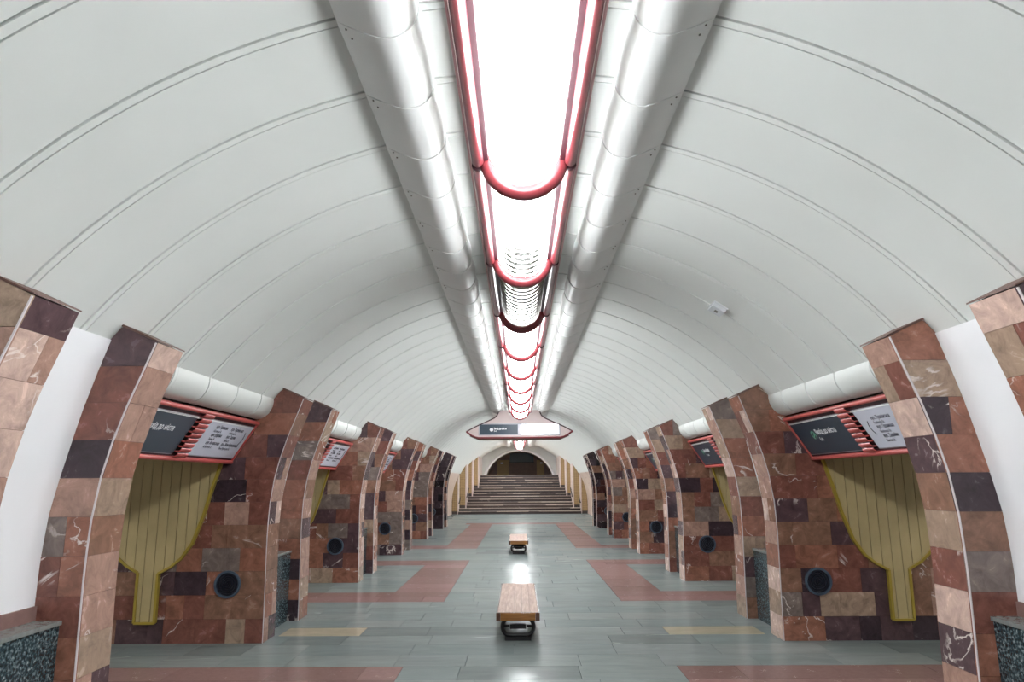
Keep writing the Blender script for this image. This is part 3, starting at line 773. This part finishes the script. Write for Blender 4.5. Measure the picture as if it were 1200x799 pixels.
# ------------------------------------------------------------------ hanging gantry sign across the hall
GY = 24.2
G = thing('hanging_sign', (0, GY, 3.3), 'pink boat-shaped sign board hanging across the hall below the lamps', 'sign')
half = [(0.0, 4.22), (0.70, 4.22), (0.715, 4.12), (0.76, 4.03), (0.86, 3.95), (1.0, 3.885), (1.25, 3.77), (1.5, 3.66), (1.80, 3.50), (1.62, 3.37), (1.50, 3.315), (1.38, 3.29), (0.0, 3.29)]
outl = half+[(-x, z) for x, z in reversed(half[1:-1])]
b = MB(); b.prism([(x, GY, z) for x, z in outl], (0, 0.55, 0)); part('board', b, MAT['gantry_pink'], G)
edge = [(x, GY-0.005, z) for x, z in outl]
hr = half[1:9]
for s in (-1, 1):
    b = MB(); b.tube([(s*x, GY-0.004, z) for x, z in hr], 0.02, 8, up=(0, 1, 0)); part('edge_trim', b, MAT['dark_red'], G, smooth=True)
b = MB(); lo = [(-1.80, 3.50), (-1.62, 3.37), (-1.50, 3.315), (-1.38, 3.29), (1.38, 3.29), (1.50, 3.315), (1.62, 3.37), (1.80, 3.50)]
b.tube([(x, GY-0.006, z) for x, z in lo], 0.03, 8, up=(0, 1, 0)); part('edge_trim', b, MAT['red'], G, smooth=True)
b = MB(); b.prism([(-1.7, GY+0.02, 3.36), (-1.38, GY+0.02, 3.23), (1.38, GY+0.02, 3.23), (1.7, GY+0.02, 3.36)], (0, 0.5, 0)); part('underside', b, MAT['marble_core'], G)
b = MB(); b.box(-0.16, 0.16, GY+0.1, GY+0.4, 3.19, 3.24); part('fitting', b, MAT['black'], G)
for x0, x1, m, nm in ((-1.335, -0.05, 'sign_dark', 'dark_panel'), (0.055, 1.335, 'sign_lit', 'lit_panel')):
    b = MB(); b.box(x0-0.05, x1+0.05, GY-0.012, GY-0.001, 3.365, 3.765); part('panel_frame', b, MAT['alu'], G)
    b = MB(); b.box(x0, x1, GY-0.018, GY-0.012, 3.395, 3.735); p_ = part(nm, b, MAT[m], G)
    if m == 'sign_dark': gdark = p_
ex, ey, ez = Vector((1, 0, 0)), Vector((0, 0, 1)), Vector((0, -1, 0))
b = MB(); b.prism([(-0.945+0.062*math.cos(2*PI*i/20), GY-0.0185, 3.56+0.062*math.sin(2*PI*i/20)) for i in range(20)], (0, -0.002, 0)); part('pictogram', b, MAT['paint_white'], gdark)
place_text(text_mesh('Вихід до міста', 0.085, 'LEFT', 0.003, 0.72), MAT['paint_white'], gdark, 'lettering', (-0.86, GY-0.0185, 3.59), ex, ey, ez)
place_text(text_mesh('Exit', 0.07, 'LEFT', 0.001, 0.8), MAT['paint_white'], gdark, 'lettering', (-0.86, GY-0.0185, 3.515), ex, ey, ez)

# ------------------------------------------------------------------ smoke detector on the vault
a = math.atan2(3.715-ZC, 2.19)
D = thing('detector', (2.19, 7.62, 3.715), 'small white box-shaped detector on the right side of the vault', 'detector')
nv = Vector((-math.cos(a), 0, -math.sin(a))); tv = Vector((-math.sin(a), 0, math.cos(a)))
c0 = Vector((RV*math.cos(a), 7.62, ZC+RV*math.sin(a)))
def dslab(w0, w1, h0, h1, y0, y1):
    b = MB(); b.prism([tuple(c0+tv*w0+nv*h0+Vector((0, y0, 0))), tuple(c0+tv*w1+nv*h0+Vector((0, y0, 0))), tuple(c0+tv*w1+nv*h0+Vector((0, y1, 0))), tuple(c0+tv*w0+nv*h0+Vector((0, y1, 0)))], nv*(h1-h0)); return b
part('base_plate', dslab(-0.085, 0.085, 0, 0.012, -0.12, 0.12), MAT['detector'], D)
part('casing', dslab(-0.075, 0.075, 0.012, 0.055, -0.105, 0.105), MAT['detector'], D)
part('lens_mark', dslab(-0.02, 0.02, 0.055, 0.058, -0.03, 0.03), MAT['screw'], D)

# ------------------------------------------------------------------ benches
def bench(yn, lab):
    xc = -0.05; L = 2.42; W = 0.50; zt = 0.345; th = 0.09
    P = thing('bench', (xc, yn+L/2, 0), lab, 'bench', 'low wooden benches in the middle of the hall')
    x0 = xc-W/2
    for i in range(5):
        w_ = (W-0.03)/5
        b = MB(); b.box(x0+0.015+i*w_+0.0015, x0+0.015+(i+1)*w_-0.0015, yn+0.022, yn+L-0.022, zt-0.03, zt-rnd.uniform(0, 0.0012)); part('plank', b, MAT['wood_top'], P)
    for s in (0, 1):
        xa = x0 if s == 0 else x0+W-0.013
        b = MB(); b.box(xa, xa+0.013, yn+0.02, yn+L-0.02, zt-th, zt-0.002); part('side_board', b, MAT['wood_side'], P)
    for ya in (yn, yn+L-0.02):
        b = MB(); b.box(x0+0.045, x0+W-0.045, ya, ya+0.02, zt-th, zt-0.004); part('end_board', b, MAT['wood_end'], P, label='golden brown end board')
        for xa in (x0-0.004, x0+W-0.043):
            b = MB(); b.box(xa, xa+0.047, ya-0.002, ya+0.022, zt-th-0.001, zt-0.002); part('corner_block', b, MAT['wood_side'], P)
    b = MB(); b.box(x0+0.08, x0+W-0.08, yn+0.12, yn+L-0.12, zt-th+0.005, zt-0.032); part('frame', b, MAT['iron'], P)
    for ya in (yn+0.22, yn+L-0.22):
        zb = zt-th; hw = 0.185; r = 0.085; z0, z1 = 0.055, zb-0.012; path = []
        for cx_, cz_, a0 in ((hw-r, z1-r, 0), (-hw+r, z1-r, PI/2), (-hw+r, z0+r, PI), (hw-r, z0+r, 1.5*PI)):
            for j in range(6): a = a0+PI/2*j/5; path.append((xc+cx_+r*math.cos(a), ya, cz_+r*math.sin(a)))
        b = MB(); b.tube(path, 0.024, 8, closed=True, up=(0, 1, 0)); Lg = part('leg_ring', b, MAT['iron'], P, smooth=True)
        b = MB(); b.box(xc-0.095, xc+0.095, ya-0.035, ya+0.035, 0.13, 0.18); part('cross_block', b, MAT['iron'], P)
        for s in (-1, 1):
            b = MB(); b.tube([(xc+s*0.10, ya, 0.16), (xc+s*0.178, ya, 0.155)], 0.016, 6); part('stud', b, MAT['iron'], P)
        b = MB(); b.box(xc-0.155, xc+0.155, ya-0.05, ya+0.05, 0.0, 0.042); part('foot_plate', b, MAT['iron'], P)
bench(8.74, 'long low wooden bench with black ring legs, nearer of the two')
bench(18.86, 'low wooden bench farther down the hall, near the stairs, smaller in view')

# ------------------------------------------------------------------ end of the hall: pale side walls, sawtooth piers, stairs, portal
for s in (-1, 1):
    side = 'left' if s < 0 else 'right'
    Wl = struct('wall_%s' % side, None, None, (s*3.9, Y_LASTPYL, 0))
    zz = [0, 0.25, 0.46, 0.75, 1.0, 1.25, 1.5, 1.75, 2.0, 2.29]; n = 6
    for i in range(n):
        ya = Y_LASTPYL+(42.0-Y_LASTPYL)*i/n; yb = Y_LASTPYL+(42.0-Y_LASTPYL)*(i+1)/n
        b = MB(); b.strip([(s*vaultx(q), q) for q in zz], [(s*(vaultx(q)+0.05), q) for q in zz], ya+0.002, yb-0.002); part('marble_slab', b, MAT['pinkwall'], Wl, smooth=True)
    # pier planes (sawtooth), stepping inwards under the falling vault
    piers = [(3.53, 41.9, 4.05, 0.0), (3.13, 42.5, 3.53, 0.32), (2.87, 44.3, 3.13, 0.96), (2.58, 45.65, 2.87, 1.44)]
    for i, (x, y, xo, zb) in enumerate(piers):
        yn_ = piers[i+1][1] if i < 3 else YEND
        P = thing('stair_pier', (s*x, y, zb), '%s pale pier with a tan tiled face beside the stairs on the %s' % (['lowest', 'second', 'third', 'topmost'][i], side), 'pillar', 'piers beside the stairs')
        xx = [x+(xo-x)*j/6 for j in range(7)]
        zt_ = lambda q: ZC+math.sqrt(max(0, (RV+0.02)**2-min(q, RV)**2))
        poly = [(s*x, y, max(0, zb-0.3)), (s*x, y, zt_(x))]+[(s*q, y, max(zt_(q), 0.9)) for q in xx[1:] if q <= RV]+[(s*min(xo, RV), y, max(0, zb-0.3))]
        b = MB(); b.prism(poly, (0, 0.06, 0)); part('tiled_face', b, MAT['yellow_tile'], P, label='tan ceramic tile face')
        b = MB(); b.box(s*x, s*min(xo, RV), y-0.015, y, zb, zb+0.16); part('plinth', b, MAT['riser'], P)
        b = MB(); b.box(s*(x-0.012), s*(x+0.05), y-0.02, yn_, max(0, zb-0.3), zt_(x)-0.0); part('hall_face', b, MAT['pier_face'], P)
        if i < 2:
            H = thing('handrail', (s*(x-0.06), y+0.1, zb+0.5), 'dark handrail on the %s pier of the stairs on the %s' % (['lowest', 'second'][i], side), 'handrail', 'stair handrails')
            b = MB(); b.tube([(s*(x-0.07), y-0.3, zb+0.62), (s*(x-0.07), y+1.2, zb+1.12)], 0.028, 8); part('rail', b, MAT['iron'], H, smooth=True)
            for t in (0.12, 0.88):
                yy = y-0.3+1.5*t; z_ = zb+0.62+0.5*t
                b = MB(); b.tube([(s*(x-0.07), yy, z_), (s*(x-0.012), yy, z_-0.05)], 0.014, 6); part('bracket', b, MAT['iron'], H)
# stairs
S = thing('staircase', (0, 41.6, 0), 'broad banded stone staircase rising across the far end of the hall', 'stairs')
NST, RISE, TR = 14, 0.16, 0.45; ys0 = 41.6
pw = lambda y: 3.51 if y < 42.49 else 3.11 if y < 44.29 else 2.85 if y < 45.64 else 2.56
rs = random.Random(8)
for i in range(NST):
    y = ys0+i*TR; wd = pw(y+0.01); z = RISE*(i+1); yb = y+TR if i < NST-1 else YEND
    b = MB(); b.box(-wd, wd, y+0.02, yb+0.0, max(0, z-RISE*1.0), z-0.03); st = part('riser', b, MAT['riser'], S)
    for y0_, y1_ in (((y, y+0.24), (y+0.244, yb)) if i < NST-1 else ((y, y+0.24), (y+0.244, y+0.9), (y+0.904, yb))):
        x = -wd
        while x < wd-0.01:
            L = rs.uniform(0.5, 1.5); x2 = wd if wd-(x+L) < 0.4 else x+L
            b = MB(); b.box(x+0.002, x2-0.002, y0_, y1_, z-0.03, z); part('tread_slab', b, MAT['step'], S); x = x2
# portal wall with a round opening into the dark upper hall
zc2, r2 = 1.46, 2.50; n = 36
a0 = math.asin((2.0-zc2)/r2)
inn = [(r2*math.cos(a0+(PI-2*a0)*i/n), zc2+r2*math.sin(a0+(PI-2*a0)*i/n)) for i in range(n+1)]
a1 = math.asin((2.0-ZC)/(RV+0.05))
oo = [((RV+0.05)*math.cos(a1+(PI-2*a1)*i/n), ZC+(RV+0.05)*math.sin(a1+(PI-2*a1)*i/n)) for i in range(n+1)]
b = MB(); b.strip(inn, oo, YEND-0.1, YEND+0.2); struct('wall_end', b, MAT['vault'])
tor = MB(); tor.tube([(x, YEND-0.1, z) for x, z in inn], 0.09, 8, up=(0, 1, 0)); struct('trim_portal', tor, MAT['niche_white'], smooth=True)
b = MB(); b.strip([(x*1.12, zc2+(z-zc2)*1.12) for x, z in inn], [(x*1.16, zc2+(z-zc2)*1.16) for x, z in inn], YEND+0.2, 62.2); struct('ceiling_upper', b, MAT['brown_wall'])
b = MB(); b.box(-3.2, 3.2, YEND, 62.2, 2.05, 2.24); struct('floor_upper', b, MAT['step'])
b = MB(); b.box(-3.2, 3.2, 62.0, 62.2, 2.1, 4.6); struct('wall_upper_end', b, MAT['brown_wall'])
for x0, x1, lab in ((-1.9, -0.85, 'left tan door in the dark end wall above the stairs'), (1.5, 2.15, 'right tan door in the dark end wall above the stairs')):
    D = thing('end_door', ((x0+x1)/2, 61.97, 2.24), lab, 'door')
    b = MB(); b.box(x0, x1, 61.94, 62.0, 2.24, 3.62); part('door_leaf', b, MAT['tan_door'], D)
    b = MB(); b.box(x0+0.3, x0+0.5, 61.92, 61.94, 3.3, 3.42); part('plate', b, MAT['sign_white'], D)
for y_, nm in ((50.7, 'just inside the portal'), (53.8, 'deeper in the upper hall')):  # unseen lights added behind the portal to brighten the upper hall
    U = thing('hidden_fill_light', (0, y_, 4.2), 'added fill light hidden under the roof of the dim upper hall, %s' % nm, 'lamp')
    b = MB(); b.box(-0.9, 0.9, y_-0.1, y_+0.1, 4.19, 4.21); part('diffuser', b, MAT['upper_fill'], U)
    b = MB(); b.box(-0.95, 0.95, y_-0.12, y_+0.12, 4.212, 4.25); part('fill_housing', b, MAT['alu'], U)
Bd = thing('notice_board', (0.15, 61.95, 3.3), 'dark teal board high on the end wall between the doors', 'board')
b = MB(); b.box(-0.8, 1.25, 61.92, 62.0, 3.44, 4.2); part('board', b, MAT['teal'], Bd)
b = MB(); b.box(-0.84, 1.29, 61.93, 61.99, 3.40, 3.44); part('ledge', b, MAT['black'], Bd)
